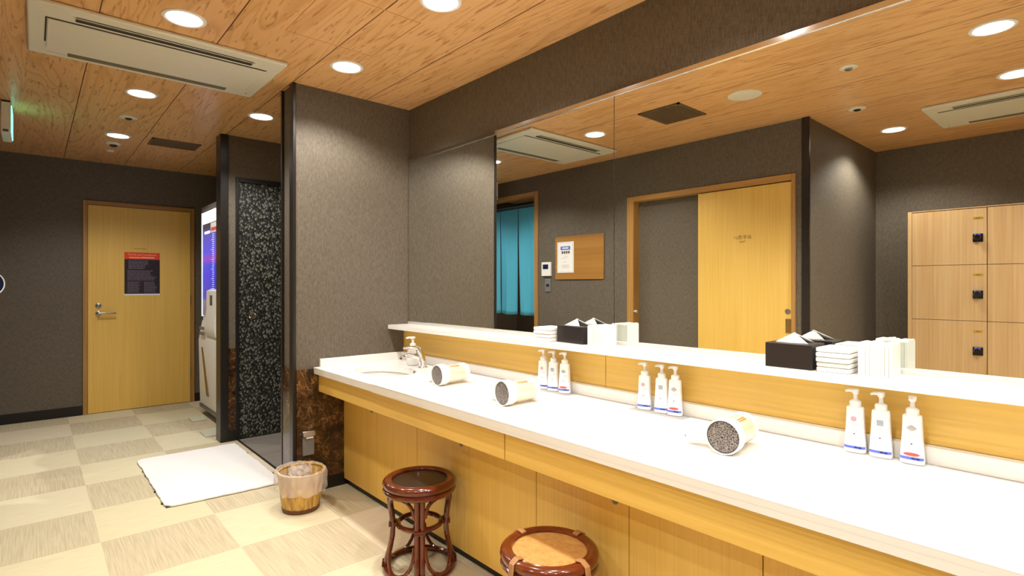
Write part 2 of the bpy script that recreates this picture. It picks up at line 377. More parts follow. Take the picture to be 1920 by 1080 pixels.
struct('baseboard_left', B(LW, LW + 0.01, YS + 0.04, D0 - 0.03, 0, bb).box(LW, LW + 0.01, D1 + 0.07, N0 - 0.055, 0, bb).box(LW, LW + 0.01, N1 + 0.055, YB - 0.01, 0, bb), 'baseboard', 'black baseboard along the left wall', 'baseboard')
struct('baseboard_end', B(1.181, 1.5, YE - 0.014, YE, 0, 0.075).box(1.163, 1.176, YE + 0.05, YE + 0.19, 0, 0.075), 'baseboard', 'black baseboard under the marble by the wastebasket', 'baseboard')
struct('baseboard_recess', B(LX, LW - 0.012, YS - 0.01, YS, 0, bb), 'baseboard', 'black baseboard of the recess wall', 'baseboard')
struct('baseboard_passage', B(1.18, 1.235, Y2 - 0.01, Y2, 0, 0.075), 'baseboard', 'black baseboard strip left of the patterned door', 'baseboard')
struct('trim_6', B(1.243, 1.256, YE + 0.2, Y2 - 0.012, -0.01, 0.006), 'black', 'dark threshold strip between carpet and grey floor', 'trim')
# access hatch outline in the ceiling (thin aluminium edge)
h = MB(); a0, a1, b0, b1 = 0.90, 1.345, 2.14, 2.62
for q in ((a0, a1, b0, b0 + .004), (a0, a1, b1 - .004, b1), (a0, a0 + .004, b0, b1), (a1 - .004, a1, b0, b1)): h.box(*q, C - 0.003, C)
struct('trim_7', h, plain('wood tone edging', srgb(226, 178, 122), 0.4), 'thin square outline of an access hatch in the ceiling', 'trim')

# ------------------------------------------------------------------ door 1 (far wall, yellow)
d = thing('door_1', (0.84, YB, 0), 'yellow oak door with lever handle in the far wall', 'door', kind='structure')
x0, x1 = 0.365, 1.315
B(x0, x0 + .035, YB - .02, YB, 0, 2.075).build('door_frame', 'oak_frame', d, True, 0.002)
B(x1 - .035, x1, YB - .02, YB, 0, 2.075).build('door_frame', 'oak_frame', d, True, 0.002)
B(x0 + .035, x1 - .035, YB - .02, YB, 2.035, 2.075).build('door_frame', 'oak_x', d, True, 0.002)
lf = B(x0 + .039, x1 - .039, YB - .008, YB, 0.006, 2.031).build('door_leaf', 'oak_v', d, True)
mx_ = Matrix.Translation((0.486, YB - .008, 0.978)) @ Matrix.Rotation(R(90), 4, 'X')
hb = MB(); hb.lathe([(0.024, 0), (0.024, 0.006), (0.012, 0.010), (0.011, 0.05), (0.009, 0.052)], 24, mx_)
hb.tube([(0.486, YB - .054, 0.978), (0.52, YB - .056, 0.98), (0.60, YB - .054, 0.977), (0.625, YB - .05, 0.976)], [0.010, 0.009, 0.008, 0.006], 12)
tag(hb.build('door_handle', 'steel', d, True), 'brushed steel lever handle')
mx_ = Matrix.Translation((0.486, YB - .008, 1.053)) @ Matrix.Rotation(R(90), 4, 'X')
MB().lathe([(0.025, 0), (0.024, 0.008), (0.012, 0.012), (0.010, 0.016), (0.002, 0.016)], 24, mx_).build('lock', 'steel', d, True)
for hz in (0.28, 1.05, 1.82): B(x1 - .043, x1 - .033, YB - .026, YB - .018, hz, hz + .1).build('hinge', 'steel', d, True, 0.002)
q = MB()
for k, (a, b) in enumerate(((.775, .80), (.806, .835), (.841, .88))): q.box(a, b, YB - .0088, YB - .008, 1.618, 1.629)
q.build('faint_lettering', 'brown_faint', d, True)
# notice on that door
s = thing('door_notice', (0.846, YB - 0.012, 1.15), 'black notice with orange heading stuck on the yellow door', 'sign')
B(0.695, 0.997, YB - .012, YB - .009, 1.165, 1.585).build('panel', 'signblack', s, True)
B(0.695, 0.997, YB - .0135, YB - .012, 1.515, 1.585).build('heading', 'orange', s, True)
B(0.692, 0.999, YB - .012, YB - .009, 1.148, 1.166).build('border', 'white', s, True)
RX = Matrix.Rotation(R(90), 4, 'X')
text_mesh('Terms and Conditions', 0.027, 'orange_txt', 'lettering', s, Matrix.Translation((0, -0.0017, 0.412)) @ RX)
tx = MB(); random.seed(3)
def lines(tx, x0, x1, z0, z1, n, y, th=0.45):
    st = (z1 - z0) / n
    for i in range(n):
        z = z1 - (i + .5) * st; x = x0
        e = x1 - random.random() * 0.25 * (x1 - x0)
        while x < e:
            L = min(random.uniform(.01, .035), e - x); tx.box(x, x + L, y - .0008, y, z - st * th / 2, z + st * th / 2); x += L + .004
lines(tx, .728, .905, 1.415, 1.505, 6, YB - .012); lines(tx, .72, .975, 1.30, 1.405, 8, YB - .012)
lines(tx, .72, .83, 1.175, 1.29, 8, YB - .012); lines(tx, .86, .975, 1.175, 1.29, 8, YB - .012)
tx.build('small_print', 'signtxt', s, True, smooth=False)
tx = MB(); tx.box(.735, .83, YB - .0142, YB - .0135, 1.527, 1.537).box(.835, .95, YB - .0142, YB - .0135, 1.528, 1.54); tx.build('subheading', 'orange_txt', s, True)

# ------------------------------------------------------------------ door 2 (black leaf pattern)
d = thing('door_2', (1.68, Y2, 0), 'black door with silver leaf print in the side passage', 'door', kind='structure')
B(1.235, 1.262, Y2 - .012, Y2 + .06, 0, 2.125).build('door_frame', 'baseboard', d, True, 0.002)
B(2.105, 2.13, Y2 - .012, Y2 + .06, 0, 2.125).build('door_frame', 'baseboard', d, True, 0.002)
B(1.262, 2.105, Y2 - .012, Y2 + .06, 2.09, 2.125).build('door_frame', 'baseboard', d, True, 0.002)
B(1.262, 2.105, Y2 + .005, Y2 + .04, 0.008, 2.09).build('door_leaf', 'leafdoor', d, True)
mx_ = Matrix.Translation((1.37, Y2 + .005, 1.0)) @ Matrix.Rotation(R(90), 4, 'X')
MB().lathe([(0.030, 0), (0.031, 0.004), (0.024, 0.006), (0.020, 0.002), (0.002, 0.002)], 28, mx_).build('door_pull', 'chrome', d, True)

# ------------------------------------------------------------------ door 3 (sliding, left wall)
d = thing('door_3', (LW, 2.3, 0), 'yellow oak sliding door marked as toilet, seen in the mirror', 'door', kind='structure')
B(LW - .08, LW + .012, D0 - .03, D0, 0, DZ + .045).build('door_frame', 'oak_frame', d, True, 0.002)
B(LW - .08, LW + .012, D1, D1 + .07, 0, DZ + .045).build('door_frame', 'oak_frame', d, True, 0.002)
B(LW - .08, LW + .012, D0, D1, DZ, DZ + .045).build('door_frame', 'oak_frame_h', d, True, 0.002)
B(LW - .1, LW - .075, 2.30, D1, 0, DZ).build('side_panel', 'wallpaper', d, True)
lf = B(LW - .045, LW - .012, D0, 2.367, 0.006, DZ - .008).build('door_leaf', 'oak_v', d, True)
hb = MB(); f = LW - .012
for q in ((1.622, 1.628, .90, 1.005), (1.662, 1.668, .90, 1.005), (1.628, 1.662, .90, .906), (1.628, 1.662, .999, 1.005)): hb.box(f, f + .003, *q)
tag(hb.build('pull_handle', 'steel', d, True), 'recessed steel pull')
B(f, f + .001, 1.628, 1.662, .906, .999).build('pull_recess', 'brown_txt', d, True)
mx_ = Matrix.Translation((f, 1.652, 1.057)) @ Matrix.Rotation(R(90), 4, 'Y')
MB().lathe([(0.020, 0), (0.020, 0.003), (0.008, 0.004), (0.002, 0.004)], 24, mx_).build('lock', 'steel', d, True)
mx_ = Matrix.Translation((LW + .0, D1 + .0, 1.012)) @ Matrix.Rotation(R(90), 4, 'X')
MB().lathe([(0.008, 0), (0.008, 0.018), (0.013, 0.024), (0.013, 0.032), (0.003, 0.036)], 20, mx_).build('door_stop', 'alu', d, True)
RYZ = Matrix(((0, 0, 1, 0), (1, 0, 0, 0), (0, 1, 0, 0), (0, 0, 0, 1)))   # text x -> +y, y -> z, normal -> +x
inv = d.matrix_basis.inverted()
text_mesh('お手洗い', 0.036, 'brown_txt', 'lettering', d, inv @ Matrix.Translation((f + .001, 1.99, 1.625)) @ RYZ)
text_mesh('Toilet', 0.020, 'brown_txt', 'lettering', d, inv @ Matrix.Translation((f + .001, 1.99, 1.592)) @ RYZ)

# ------------------------------------------------------------------ curtain doorway
d = thing('door_4', (LW, 4.72, 0), 'wood framed doorway with the blue curtain, seen in the mirror', 'doorway', kind='structure')
B(LW - T, LW + .012, N0 - .055, N0, 0, NZ + .04).build('door_frame', 'oak_frame', d, True, 0.002)
B(LW - T, LW + .012, N1, N1 + .055, 0, NZ + .04).build('door_frame', 'oak_frame', d, True, 0.002)
B(LW - T, LW + .012, N0, N1, NZ, NZ + .04).build('door_frame', 'oak_frame_h', d, True, 0.002)
d = thing('noren_curtain', (LW - .05, 4.72, 0.9), 'turquoise split door curtain hanging in the wood framed doorway', 'curtain')
MB().tube([(LW - .05, N0 + .002, 2.145), (LW - .05, N1 - .002, 2.145)], 0.012, 12).build('rod', 'black', d, True)
for k in range(3):
    y0 = N0 + .004 + k * .323; rows = []
    for j in range(26):
        z = 2.165 - j * (1.245 / 25); fr_ = j / 25; row = []
        for i in range(25):
            u_ = i / 24; amp = 0.004 + .016 * fr_
            x = LW - .05 + amp * math.sin(u_ * 9 + k * 1.7 + fr_ * 1.2) + .006 * fr_ * math.sin(u_ * 23 + k)
            row.append(Vector((x, y0 + u_ * (.318 - .008 * fr_) + .004 * fr_ * math.sin(k * 2 + fr_ * 5), z - .012 * math.sin(u_ * 3.1) * fr_)))
        rows.append(row)
    MB().loft(rows, False, False).build('curtain_panel', 'noren', d, True, solid=0.0015)

# ------------------------------------------------------------------ pin board, poster, thermostat, switch
s = tag(B(LW, LW + .012, 3.345, 3.99, 1.312, 1.758).build('pin_board', 'board', bevel=.002), 'plain wood grain notice board on the left wall', 'board')
s = thing('poster', (LW + .012, 3.842, 1.382), 'white notice with blue heading on the wood board', 'poster')
B(LW + .012, LW + .0135, 3.728, 3.957, 1.382, 1.702).build('sheet', 'paper', s, True)
fx = LW + .0135
q = MB(); q.box(fx, fx + .0008, 3.775, 3.910, 1.618, 1.655); q.build('heading', 'print_blue', s, True)
q = MB(); q.box(fx + .0008, fx + .0014, 3.80, 3.885, 1.630, 1.644); q.build('heading_line', 'white', s, True)
q = MB()
for k in range(4): q.box(fx, fx + .0008, 3.783 + k * .03, 3.805 + k * .03, 1.583, 1.606).box(fx, fx + .0009, 3.787 + k * .03, 3.801 + k * .03, 1.577, 1.583)
q.build('title', 'print_dark', s, True)
q = MB()
for z, a, b in ((1.55, .80, .87), (1.53, .81, .90), (1.49, .82, .87), (1.46, .79, .89), (1.45, .79, .90), (1.44, .79, .9), (1.43, .79, .88)): q.box(fx, fx + .0008, 3 + a, 3 + b, z, z + .004)
q.build('small_print', 'print_pale', s, True)
q = MB()
for z in (1.392, 1.694): q.box(fx, fx + .0008, 3.74, 3.945, z - .001, z + .001)
for y in (3.74, 3.945): q.box(fx, fx + .0008, y - .001, y + .001, 1.392, 1.694)
q.build('border', 'print_grey', s, True)
s = thing('thermostat', (LW, 4.116, 1.348), 'white thermostat with dark display between curtain and notice board', 'thermostat')
B(LW, LW + .022, 4.047, 4.186, 1.350, 1.50).build('housing', 'white', s, True, bevel=.004)
B(LW + .022, LW + .0235, 4.083, 4.163, 1.425, 1.475).build('display', 'lcd', s, True)
s = thing('switch_plate', (LW, 4.104, 1.18), 'small grey switch plate below the thermostat', 'switch')
B(LW, LW + .008, 4.062, 4.146, 1.183, 1.322).build('plate', 'grey', s, True, bevel=.002)
q = MB(); q.box(LW + .008, LW + .012, 4.085, 4.103, 1.238, 1.265).box(LW + .008, LW + .012, 4.108, 4.124, 1.238, 1.265); q.build('rocker', 'lcd', s, True)

# ------------------------------------------------------------------ exit sign, round fixture at left edge
s = thing('exit_sign', (-0.13, 4.93, C - .22), 'slim ceiling hung emergency sign glowing green on its face', 'sign')
B(-0.155, -0.106, 4.79, 5.09, C - .215, C - .012).build('housing', 'ac', s, True, bevel=.004)
B(-0.150, -0.110, 4.80, 5.08, C - .014, C).build('mount', 'acdark', s, True)
B(-0.106, -0.101, 4.80, 5.08, C - .205, C - .03).build('lit_panel', 'exit', s, True, bevel=.001)
B(-0.145, -0.118, 4.7885, 4.79, C - .205, C - .19).build('marking', 'print_dark', s, True)
s = thing('round_wall_fixture', (LW, 5.6, 1.26), 'round dark fixture with white rim on the left wall, cut by the left picture edge', 'fixture')
mx_ = Matrix.Translation((-0.232, 5.55, 1.262)) @ Matrix.Rotation(R(38), 4, 'Z') @ Matrix.Rotation(R(90), 4, 'X')
MB().lathe([(0.002, 0), (0.075, 0), (0.078, .01), (0.002, .012)], 40, mx_).build('disc', 'lcd', s, True)
MB().lathe([(0.075, -.004), (0.086, -.004), (0.088, .008), (0.084, .016), (0.076, .014)], 40, mx_, cap=False).build('rim', 'white', s, True)
MB().tube([(LW, 5.56, 1.262), (-.24, 5.556, 1.262)], .012, 12).build('bracket', 'white', s, True)

# ------------------------------------------------------------------ vending machine
v = thing('vending_machine', (1.7, 5.5, 0), 'white vending machine with blue lit display behind the black post', 'vending machine')
prof = [(2.0, .05), (1.26, .05), (1.235, .12), (1.222, .72), (1.252, .90), (1.262, .92), (1.262, 1.97), (2.0, 1.97)]
MB().prism(prof, 5.0, 5.98, 'y').build('body', 'white', v, True, bevel=.008)
MB().box(1.30, 1.98, 5.02, 5.96, 0, .05).build('plinth', 'acdark', v, True)
B(1.25, 1.262, 5.0, 5.98, 1.97, 2.01).build('top_cap', 'grey', v, True, bevel=.003)
B(1.254, 1.262, 5.03, 5.955, 1.84, 1.955).build('header', 'vendwhite', v, True)
B(1.252, 1.262, 5.04, 5.945, .96, 1.84).build('display_panel', 'display', v, True, bevel=.002)
B(1.248, 1.262, 5.955, 5.975, .95, 1.955).build('edge_light', 'led', v, True)
q = MB()
for k in range(34): q.box(1.2505, 1.252, 5.50, 5.60 if k % 5 == 0 else 5.57, 1.13 + k * .018, 1.133 + k * .018)
q.build('scale', 'vendwhite', v, True)
B(1.250, 1.252, 5.66, 5.86, 1.74, 1.765).build('caption', 'vendwhite', v, True)
B(1.249, 1.252, 5.35, 5.62, 1.74, 1.83).build('label', 'white', v, True)
B(1.248, 1.249, 5.36, 5.60, 1.755, 1.785).build('label_stripe', 'print_red', v, True)
cm = MB().prism([(1.262, .86), (1.226, .78), (1.212, .80), (1.205, .88), (1.222, 1.03), (1.222, 1.2), (1.262, 1.22)], 5.30, 5.66, 'y').build('coin_unit', 'white', v, True, bevel=.006)
B(1.2195, 1.222, 5.44, 5.52, 1.07, 1.16).build('coin_slot', 'lcd', v, True)
for k in range(2):
    for j in range(3): B(1.206, 1.214, 5.70 + j * .06, 5.745 + j * .06, .78 + k * .05, .81 + k * .05).build('button', 'grey', v, True)
q = MB().prism([(5.86, .66), (5.80, .66), (5.60, .22), (5.66, .22)], 1.222, 1.231, 'x'); q.build('grip_recess', 'brown_txt', v, True)
B(1.236, 1.246, 5.86, 5.93, .16, .24).build('plate', 'grey', v, True)
B(1.228, 1.25, 5.05, 5.96, .075, .105).build('kick_strip', 'lcd', v, True)
tag(B(1.10, 1.22, 5.62, 5.80, 0, .012).build('floor_pad', 'pad', bevel=.003), 'pale floor pad in front of the vending machine, the farther one', 'pad')
tag(B(1.07, 1.20, 4.98, 5.20, 0, .012).build('floor_pad', 'pad', bevel=.003), 'pale floor pad by the foot of the black post, the nearer one', 'pad')

# ================================================================== counter
CZ, CB, CX = 0.7534, 0.714, 1.286
cx_, cy_, rx_, ry_ = 1.56, 2.87, 0.155, 0.235      # basin
yr = YR
ct = thing('vanity_counter', (1.6, 1.0, 0), 'long white counter with wooden apron and undermounted basin', 'counter')
bm = MB(); n = 64
def sq(a):      # rectangle around the basin, matched to the ellipse points
    c_, s_ = math.cos(a), math.sin(a); X0, X1, Y0, Y1 = CX, 1.950, 2.5, YE - .002
    tx_ = (X1 - cx_) / c_ if c_ > 1e-6 else ((X0 - cx_) / c_ if c_ < -1e-6 else 1e9)
    ty_ = (Y1 - cy_) / s_ if s_ > 1e-6 else ((Y0 - cy_) / s_ if s_ < -1e-6 else 1e9)
    k = min(tx_, ty_); return (cx_ + k * c_, cy_ + k * s_)
angs = sorted(set([2 * math.pi * i / n for i in range(n)] + [math.atan2(b - cy_, a - cx_) % (2 * math.pi) for a in (CX, 1.950) for b in (2.5, YE - .002)]))
ou = [sq(a) for a in angs]; inn = [(cx_ + rx_ * math.cos(a), cy_ + ry_ * math.sin(a)) for a in angs]
rings = [[Vector((x, y, CB)) for x, y in inn], [Vector((x, y, CB)) for x, y in ou], [Vector((x, y, CZ)) for x, y in ou], [Vector((x, y, CZ)) for x, y in inn], [Vector((x, y, CB)) for x, y in inn]]
bm.loft(rings, True, False)
bm.box(CX, 1.950, yr + .002, 2.5, CB, CZ)
bm.build('worktop', 'solid', ct, True, bevel=.002)
bm = MB(); bm.box(1.876, 1.908, yr + .002, YE - .002, CZ, .802).box(1.322, 1.876, YE - .024, YE - .002, CZ, .802); bm.build('upstand', 'solid', ct, True, bevel=.002)
bs = MB(); rr = []
for r_, z in ((1.06, CB), (1.05, CB - .03), (0.93, CB - .06), (0.6, CB - .085), (0.12, CB - .09), (.02, CB - .09)): rr.append([Vector((cx_ + rx_ * r_ * math.cos(2 * math.pi * i / 48), cy_ + ry_ * r_ * math.sin(2 * math.pi * i / 48), z)) for i in range(48)])
bas = bs.loft(rr, True, False).build('basin', 'sink', ct, True, solid=.004)
a_ = R(-25); ox_, oy_ = cx_ + rx_ * .985 * math.cos(a_), cy_ + ry_ * .985 * math.sin(a_)
MB().lathe([(0.014, 0), (0.014, .004), (.002, .004)], 20, Matrix.Translation((ox_ - .001, oy_ + .002, CZ - .022)) @ Matrix.Rotation(a_, 4, 'Z') @ Matrix.Rotation(R(-90), 4, 'Y')).build('overflow', 'blacklock', bas, True)
for a0, a1 in ((1.522, YE - .002), (-.236, 1.516), (yr + .002, -.242)):
    B(1.316, 1.336, a0, a1, .604, CB).build('apron', 'oak_h', ct, True, bevel=.0015)
B(1.336, 1.478, yr + .002, YE - .002, .604, .618).build('soffit_board', 'oak_h', ct, True)
# faucet
f = thing('faucet', (1.775, 2.80, CZ), 'chrome single lever faucet at the basin', 'faucet', R(0))
MB().lathe([(0.028, 0), (0.028, .006), (0.024, .010), (0.003, .012)], 28).tube([(0, 0, .004), (-.004, .001, .04), (-.016, .005, .085), (-.028, .009, .112)], [.024, .023, .022, .019], 20).build('body', 'chrome', f)
MB().tube([(-.008, .003, .055), (-.035, .012, .072), (-.08, .028, .078), (-.115, .04, .068), (-.125, .044, .055)], [.018, .016, .014, .013, .012], 14).build('spout', 'chrome', f)
MB().tube([(-.02, .006, .108), (-.04, .012, .122), (-.08, .026, .126), (-.115, .038, .124)], [.017, .014, .010, .007], 12).build('lever', 'chrome', f)
# soap dispenser (mid distance, beside the tap)
s = thing('soap_dispenser', (1.665, 2.955, CZ), 'clear round pump bottle with white pump beside the faucet', 'soap dispenser', R(150))
# stands on the worktop rim behind the basin
s.location = (1.79, 2.94, CZ)
MB().lathe([(0.003, .001), (0.034, .001), (0.040, .01), (0.040, .07), (0.034, .092), (0.016, .106), (0.015, .112)], 32).build('bottle', 'clearbottle', s)
MB().lathe([(0.003, .004), (0.036, .004), (0.037, .012), (0.037, .055), (0.003, .055)], 32).build('liquid', 'whitep', s)
MB().lathe([(0.019, .108), (0.019, .132), (0.012, .136), (0.008, .138), (0.008, .165)], 24).build('collar', 'white', s)
q = MB().lathe([(0.012, .163), (0.016, .167), (0.016, .176), (0.004, .178)], 20); q.tube([(0, 0, .171), (.03, 0, .171), (.042, 0, .166)], [.007, .006, .005], 10); q.build('pump', 'white', s)

# cabinets under the counter
def cabinet(y1, y0, label, lock):
    yc = (y0 + y1) / 2; c = thing('base_cabinet', (1.7, yc, 0), label, 'cabinet', group='base cabinets under the counter')
    B(1.496, 1.95, y0 + .001, y1 - .001, .04, .604).build('body', 'oak_v', c, True)
    B(1.50, 1.94, y0 + .001, y1 - .001, 0, .04).build('toe_kick', 'baseboard', c, True)
    for (a, b, k) in ((yc, y1, 0), (y0, yc, 1)):
        dr = B(1.478, 1.495, a + .0015, b - .0015, .04, .603).build('door', 'oak_v', c, True, bevel=.0008)
        if k == lock:
            ly = a + .055 if True else b
            MB().lathe([(0.013, 0), (0.013, .003), (.007, .004), (.002, .004)], 20, Matrix.Translation((1.478, ly, .527)) @ Matrix.Rotation(R(-90), 4, 'Y')).build('lock', 'grey', dr, True)
    return c
ys = [3.257, 2.387, 1.517, .647, -.223, -1.093]
labs = ['double door oak cabinet at the sink end, next to the marble', 'oak cabinet behind the dark seated stool', 'oak cabinet behind the cane seated stool', 'oak cabinet at the bottom edge right of the cane stool', 'oak cabinet nearest the camera under the counter']
for k in range(5):
    cabinet(ys[k], ys[k + 1], labs[k], 0)
# ledge, wooden splash panel
l = thing('mirror_ledge', (1.87, 1.0, .8), 'white ledge with wooden panel running below the mirror', 'ledge')
B(1.79, 1.9525, yr + .002, YE - .002, .960, .988).build('shelf', 'solid', l, True, bevel=.002)
for a0, a1 in ((1.523, YE - .002), (-.236, 1.520), (yr + .002, -.239)):
    B(1.909, 1.95, a0, a1, .802, .960).build('panel', 'oak_h', l, True, bevel=.0006)
# mirrors
seams = [YE - .003, 1.505, -.25, yr + .003]
ml = ['left mirror pane, from the end wall to the seam', 'large right mirror pane with the sliding door reflected', 'mirror pane beyond the right picture edge']
for k in range(3):
    o = B(XM - .006, XM - .001, seams[k + 1] + .002, seams[k] - .0012, .996, 2.096).build('wall_mirror', 'mirror', smooth=False)
    tag(o, ml[k], 'mirror', 'mirror panes along the counter wall')
q = MB().box(XM - .012, XM, yr + .003, YE - .003, 2.096, 2.112).box(XM - .012, XM - .0065, yr + .003, YE - .003, 2.090, 2.096)
tag(q.build('mirror_rail', 'chrome', bevel=.0015), 'thin chrome rail along the top of the mirror', 'rail')
tag(B(XM - .014, XM - .0065, yr + .003, YE - .003, .988, 1.004).build('mirror_rail', 'alu', bevel=.0015), 'pale metal channel along the bottom of the mirror on the ledge', 'rail')

# ================================================================== stools
def stool(loc, rz, rat, seatmat, label, group=None):
    s = thing('rattan_stool', loc, label, 'stool', rz)
    H = .40
    q = MB().ring(.143, H - .018, .019, 56, 12).ring(.148, H - .046, .013, 56, 10).ring(.128, H - .008, .007, 56, 8); q.build('seat_rim', rat, s)
    MB().lathe([(0.002, H - .022), (.128, H - .022), (.128, H - .012), (0.10, H - .009), (.002, H - .008)], 48).build('seat', seatmat, s)
    def arc(p0, p1, p2, n=10):
        p0, p1, p2 = map(Vector, (p0, p1, p2)); return [(1 - t) ** 2 * p0 + 2 * t * (1 - t) * p1 + t * t * p2 for t in [i / n for i in range(n + 1)]]
    for k in range(4):
        a = k * math.pi / 2; c_, s_ = math.cos(a), math.sin(a)
        def P(r, z, off=0.0): return (r * c_ - off * s_, r * s_ + off * c_, z)
        lg = MB()
        for off in (-.0115, .0115):
            prof = [(.135, .36), (.131, .31), (.122, .25), (.116, .20), (.119, .15), (.130, .09), (.145, .04), (.150, .008)]
            lg.tube([P(r, z, off) for r, z in prof], .0115, 10)
        lg.build('leg', rat, s)
        for sg in (-1, 1):
            b = MB()
            a2 = a + sg * math.pi / 4; q1 = (.140 * math.cos(a2), .140 * math.sin(a2), .345)
            m1 = P(.135, .345, sg * .03)
            b.tube(arc(P(.122, .265, sg * .022), m1, q1), .008, 8); b.build('brace', rat, s); b = MB()
            q2 = (.148 * math.cos(a2), .148 * math.sin(a2), .018)
            b.tube(arc(P(.118, .14, sg * .022), P(.150, .015, sg * .03), q2), .008, 8); b.build('lower_brace', rat, s)
        wr = MB()
        for z, r in ((.205, .116), (.10, .128), (.305, .130)): wr.tube([P(r - .016, z - .004), P(r + .016, z - .004)], .001, 4)
        wr = MB()
        for z, r in ((.203, .1165), (.03, .146)):
            wr = MB()
            for dz in (-.006, 0, .006):
                wr.tube([P(r - .015, z + dz, -.022), P(r + .015, z + dz, -.022), P(r + .015, z + dz, .022), P(r - .015, z + dz, .022)], .0032, 6, closed=True)
            wr.build('binding', 'rattan_d', s)
        if seatmat == 'cane':
            wr = MB()
            for off in (-.007, 0, .007):
                wr.tube([P(.122, H + .001, off), P(.143, H + .005, off), P(.163, H - .006, off), P(.168, H - .04, off), P(.158, H - .065, off), P(.143, H - .075, off)], .0038, 6)
            wr.build('rim_binding', 'binding', s)
    MB().ring(.094, .20, .011, 40, 10).build('middle_hoop', rat, s)
    MB().ring(.148, .014, .013, 56, 10).build('base_hoop', rat, s)
    return s
def az(x, y): return math.atan2(-y, -x)
stool((1.298, 2.075, 0), az(1.298, 2.075), 'rattan_d', 'darkcane', 'dark red brown rattan stool with a black woven seat')
stool((1.272, 1.245, 0), az(1.272, 1.245) + R(45), 'rattan', 'cane', 'red brown rattan stool with a honey cane seat, cut by the bottom edge')

# ================================================================== wastebasket with liner
s = thing('wastebasket', (1.136, 3.055, 0), 'honey wicker wastebasket on the floor by the marble wall', 'wastebasket')
q = MB(); seg = 72; prof = [(.094, .004), (.097, .02), (.103, .06), (.110, .12), (.117, .18), (.121, .212)]; rings = []
for r_, z in prof: rings.append([Vector(((r_ + 0.0012 * math.cos(36 * 2 * math.pi * i / seg * .5)) * math.cos(2 * math.pi * i / seg), (r_ + 0.0012 * math.cos(36 * 2 * math.pi * i / seg * .5)) * math.sin(2 * math.pi * i / seg), z)) for i in range(seg)])
q.loft(rings, True, False).build('basket', 'wicker', s, solid=.004)
MB().lathe([(.002, .002), (.098, .002), (.100, .01), (.102, .024), (.097, .028), (.002, .012)], 48).build('base', 'wickerdark', s)
MB().ring(.121, .213, .006, 48, 8).build('rim', 'wicker', s)
ln = thing('bin_liner', (1.136, 3.055, 0), 'clear plastic liner folded over the wicker wastebasket', 'bin bag')
random.seed(11)
def crumple(a, z, k): return .004 * math.sin(a * 7 + z * 60 + k) + .003 * math.sin(a * 13 - z * 90 + 2 * k) + .0025 * math.sin(a * 23 + k)
rings = []
for (r_, z, w_) in ((.098, .06, .5), (.108, .14, .6), (.116, .20, .5), (.122, .224, .4), (.132, .222, .4), (.136, .20, .8), (.137, .17, 1), (.136, .15, 1), (.138, .142, .6), (.135, .125, 1), (.132, .112, 1.1)):
    rings.append([Vector(((r_ + abs(crumple(a, z, 1)) * w_) * math.cos(a), (r_ + abs(crumple(a, z, 1)) * w_) * math.sin(a), z + crumple(a, z, 3) * w_ + (.008 * math.cos(a - 2.2) if z > .1 else 0))) for a in [2 * math.pi * i / 96 for i in range(96)]])
MB().loft(rings, True, False).build('liner', 'film', ln)
q = MB()
for k in range(3):
    rows = []
    for j in range(9):
        rows.append([Vector((-.06 + .13 * i / 12 + .01 * math.sin(j + k), .03 + k * .012 + .012 * math.sin(i * 1.7 + j * .8 + k), .16 + .075 * j / 8 + .012 * math.sin(i * 1.1 + k * 2) - .02 * abs(i - 6) / 6)) for i in range(13)])
    q.loft(rows, False, False)
q.build('loose_film', 'film', ln)

# ================================================================== bath mat
q = MB(); random.seed(5); pts = []
x0, x1, y0, y1 = .56, 1.195, 3.53, 4.62
def edge(a, b, n, w): return [(a[0] + (b[0] - a[0]) * i / n + random.uniform(-w, w), a[1] + (b[1] - a[1]) * i / n + random.uniform(-w, w)) for i in range(n)]
pts = edge((x0, y0 + .05), (x0 + .03, y0 + .01), 2, .001) + edge((x0 + .03, y0 + .01), (x1, y0 - .02), 16, .003) + edge((x1, y0 - .02), (x1 + .005, y1), 24, .003) + edge((x1 + .005, y1), (x0 + .02, y1 + .005), 14, .003) + edge((x0 + .02, y1 + .005), (x0 - .005, y1 - .03), 2, .001) + edge((x0 - .005, y1 - .03), (x0, y0 + .05), 22, .004)
m_ = thing('bath_mat', (.88, 4.07, 0), 'white towelling bath mat on the carpet before the side passage', 'mat')
q.prism(pts, .003, .014).build('towel', 'cloth', m_, True, bevel=.003)
q = MB(); q.box(x0 + .004, x1 - .004, y0 + .02, y1 - .01, 0, .004)
for yy in (3.62, 3.86, 4.22, 4.33): q.box(x0 - .008, x0 + .01, yy, yy + .02, 0, .006)
for yy in (3.72, 4.02, 4.3): q.box(x1 - .01, x1 + .012, yy, yy + .03, 0, .006)
q.build('underlay', 'lcd', m_, True)

# outlet cover on marble
s = thing('outlet_cover', (1.248, YE - .01, .23), 'grey hinged outlet cover on the brown marble above the wastebasket', 'outlet')
B(1.213, 1.283, YE - .03, YE - .01, .232, .375).build('box', 'grey', s, True, bevel=.004)
MB().prism([(YE - .045, .348), (YE - .03, .378), (YE - .01, .378), (YE - .01, .35), (YE - .03, .34)], 1.211, 1.285, 'x').build('lid', 'steel', s, True, bevel=.002)
B(1.228, 1.27, YE - .041, YE - .036, .336, .35).build('label', 'white', s, True)

